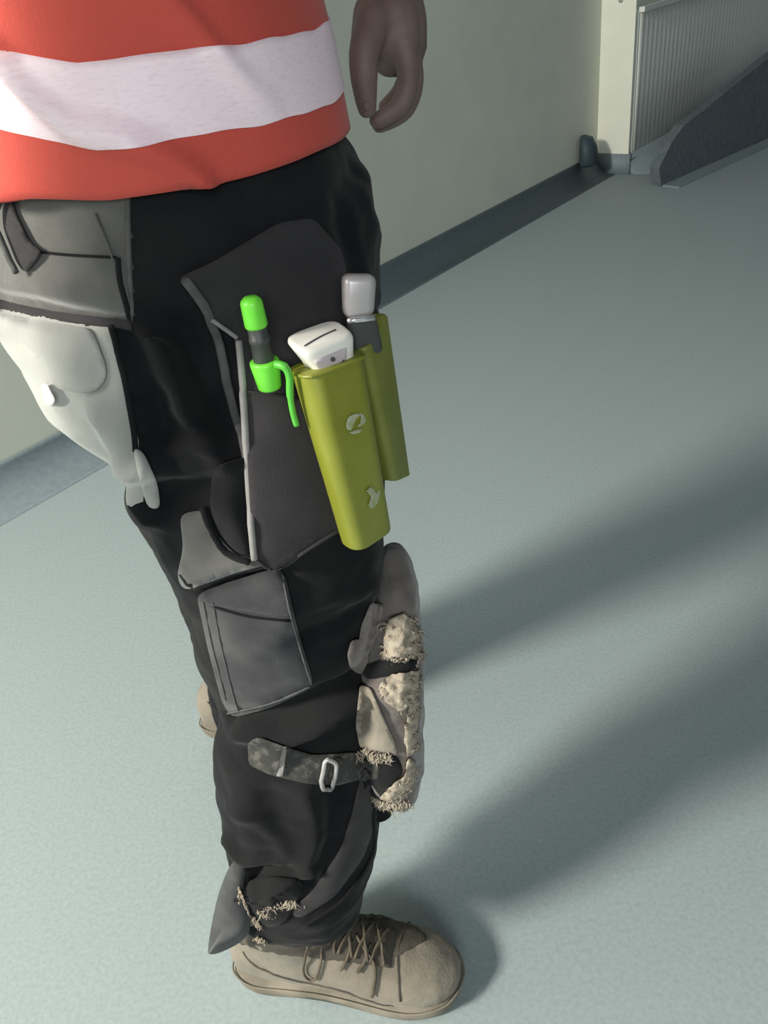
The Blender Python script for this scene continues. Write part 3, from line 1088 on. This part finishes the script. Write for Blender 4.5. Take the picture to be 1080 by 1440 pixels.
# raised lip at the mouth
lipc = [C1[0] + (C1[3] - C1[0]) * .0, C1[1], C1[1] + nrm1 * .030, C1[0] + nrm1 * .030]
ax1 = (C1[3] - C1[0]).normalized()
ax2 = (C1[1] - C1[0]).normalized()
lp = [p + ax1 * .0016 for p in lipc]
cc = sum(lp, Vector()) / 4
lp2 = []
for i in range(4):
    a, b = lp[i], lp[(i + 1) % 4]
    for q in range(6):
        p = a.lerp(b, q / 6)
        lp2.append(p)
for _ in range(3):
    lp2 = [(lp2[i - 1] + 2 * lp2[i] + lp2[(i + 1) % len(lp2)]) / 4 for i in range(len(lp2))]
obj('mouth_rim', *tube([cc + (p - cc) * 1.0 for p in lp2], .0014, 8, closed=True), M_LIME, sh1)
SB = bvh(shell1)
patch('emblem', SB, [(486, 596), (490, 586), (500, 581), (508, 583), (500, 590), (497, 600), (494, 606), (488, 604)], M_PRINT, sh1, .0002, .0006, 2.0, round_=1, label='worn silver emblem')
patch('emblem', SB, [(506, 580), (513, 584), (515, 592), (509, 599), (502, 601), (507, 594), (508, 587)], M_PRINT, sh1, .0002, .0006, 2.0, round_=1, label='worn silver emblem')
patch('emblem', SB, [(490, 608), (500, 605), (511, 602), (508, 608), (498, 611)], M_PRINT, sh1, .0002, .0006, 2.0, round_=1, label='worn silver emblem')
patch('worn_print', SB, [(515, 690), (522, 684), (530, 694), (536, 688), (532, 706), (524, 716), (518, 712), (522, 700)], M_PRINT, sh1, .0002, .0006, 2.0, round_=1, edge_noise=.8, label='pale scuffed print')

# rear sheath further round the thigh
c2 = [(517, 492), (552, 456), (578, 600), (560, 668)]
Y2 = [.552, .575, .588, .570]
C2 = [atY(517, 496, .548), atY(553, 460, .578), atY(579, 640, .592), atY(557, 640, .560)]
C2 = [atY(516, 492, .548), atY(549, 440, .585), atY(580, 668, .592), atY(557, 678, .560)]
nrm2 = (C2[1] - C2[0]).cross(C2[3] - C2[0]).normalized()
if nrm2.x > 0:
    nrm2 = -nrm2
sh2 = thing('tool_sheath', 'olive lime sheath behind the front one, holding the grey handle', 'sheath', group='lime sheaths on the thigh')
v_, f_ = prism_quad(C2, nrm2, .020, .007, 5, .0016)
obj('shell', v_, f_, M_LIMED, sh2)

# white tool in the front sheath
wt = thing('hand_tool', 'white plastic tool handle standing in the front lime sheath', 'tool')
mid = (C1[0] + C1[1]) / 2 + nrm1 * .015 + ax2 * .0035
wdir = (C1[1] - C1[0]).length / 2
def plate_ring(c, hw, hd, e=.55, n=28, tilt=0.0, sh=0.0):
    out = []
    for k in range(n):
        a = 2 * PI * k / n
        ca, sa = math.cos(a), math.sin(a)
        u = math.copysign(abs(ca) ** e, ca) * hw
        w = math.copysign(abs(sa) ** e, sa) * hd
        out.append(c + ax2 * u + nrm1 * w - ax1 * (tilt * u + sh * w))
    return out


wr_ = []
for d, hw, hd, sx, sh_k in ((-.050, .0140, .0075, 0, 0), (-.006, .0155, .0095, -.001, .05), (.004, .0180, .0105, -.0018, .2), (.012, .0208, .0114, -.003, .35), (.0160, .0220, .0118, -.0036, .4), (.0182, .0214, .0112, -.0036, .4), (.0194, .0190, .0095, -.0034, .4)):
    wr_.append(plate_ring(mid - ax1 * d + ax2 * sx, hw, hd, .5, 28, .02, sh_k))
hw_ = obj('handle', *loft(wr_), M_WHITE, wt)
WB = bvh(hw_)
patch('shaded_face', WB, [(440, 508), (488, 488), (487, 512), (464, 524), (452, 526)], M_WFACE, wt, .0008, .0012, 4, round_=1, label='front face in its shaded colour')
patch('rivet', WB, [(464, 504), (468, 501), (472, 503), (472, 508), (468, 510), (464, 508)], M_HOLE, wt, .0016, .0012, 2.5, round_=1)
piping('groove', WB, [(428, 487), (450, 474), (472, 464)], .0006, M_HOLE, wt, .0002)
patch('scratch_mark', WB, [(478, 510), (484, 505), (485, 507), (479, 512)], M_HOLE, wt, .0014, .001, 2.5, round_=0)

# grey tool in the rear sheath
gt = thing('hand_tool', 'grey metal-capped tool handle standing in the rear olive sheath', 'tool')
GC = [atY(484, 388, .548), atY(532, 388, .552), atY(528, 446, .548), atY(486, 451, .544)]
gn = (GC[1] - GC[0]).cross(GC[3] - GC[0]).normalized()
if gn.y < 0:
    gn = -gn
v_, f_ = prism_quad(GC, gn, .016, .0055, 4)
obj('grip_cap', v_, f_, M_STEEL, gt, label='grey rounded cap')
e0, e1 = GC[3] - gn * .0012, GC[2] - gn * .0012
obj('metal_band', *tube([e0.lerp(e1, t) for t in (.04, .3, .6, .96)], .0022, 8), M_CHROME, gt, label='bright metal edge')
GD = [GC[3].lerp(GC[2], .05) + gn * .002, GC[3].lerp(GC[2], 1.08) + gn * .002, atY(541, 496, .560), atY(500, 506, .552)]
v_, f_ = prism_quad(GD, gn, .014, .004, 3)
obj('tool_body', v_, f_, M_DKPL, gt, label='dark grey body')

# green marker pen
pen = thing('marker_pen', 'fluorescent green and black marker pen clipped in the holster pocket', 'pen')
PY0 = depthY(T6, 352, 425, .52)
PY1 = depthY(T6, 382, 545, .52)
print('pen', PY0, PY1)
PYT = min(PY0, .53) - .008
PYB = PY1 - .007
pa, pb = atY(353, 424, PYT), atY(380, 546, PYB)
pd = (pb - pa).normalized()


def lathe(p0, d, prof, n=20):
    a = d.cross(Vector((0, 1, 0))).normalized()
    b = d.cross(a).normalized()
    return loft([[p0 + d * t + (a * math.cos(2 * PI * k / n) + b * math.sin(2 * PI * k / n)) * r for k in range(n)] for t, r in prof])


PL = (pb - pa).length
print('PL', PL)
obj('tip_cap', *lathe(pa, pd, [(-.003, .0045), (-.001, .0068), (.001, .0074), (.016, .0078), (.0175, .0070)]), M_GREEN, pen, label='fluorescent green end cap')
obj('barrel', *lathe(pa, pd, [(.0165, .0060), (.018, .0066), (.024, .0066), (.0245, .0072), (.028, .0072), (.0285, .0066), (.046, .0074), (PL + .0005, .0066), (PL + .002, .005)]), M_DKPL, pen, label='black barrel')
obj('collar', *lathe(pa, pd, [(PL * .66, .0088), (PL * .67, .0100), (PL * .70, .0102), (PL * .98, .0082), (PL, .0070)]), M_GREEN, pen, label='fluorescent green collar')
cl = [atY(388, 512, PYB - .009), atY(400, 516, PYB - .013), atY(407, 530, PYB - .013), atY(408, 556, PYB - .012), atY(412, 580, PYB - .011), atY(417, 598, PYB - .010)]
obj('clip', *tube(smooth_line(cl, 5), [.0030] * 6 + [.0026] * 10 + [.0022] * 10, 8), M_GREEND, pen, label='green pocket clip')
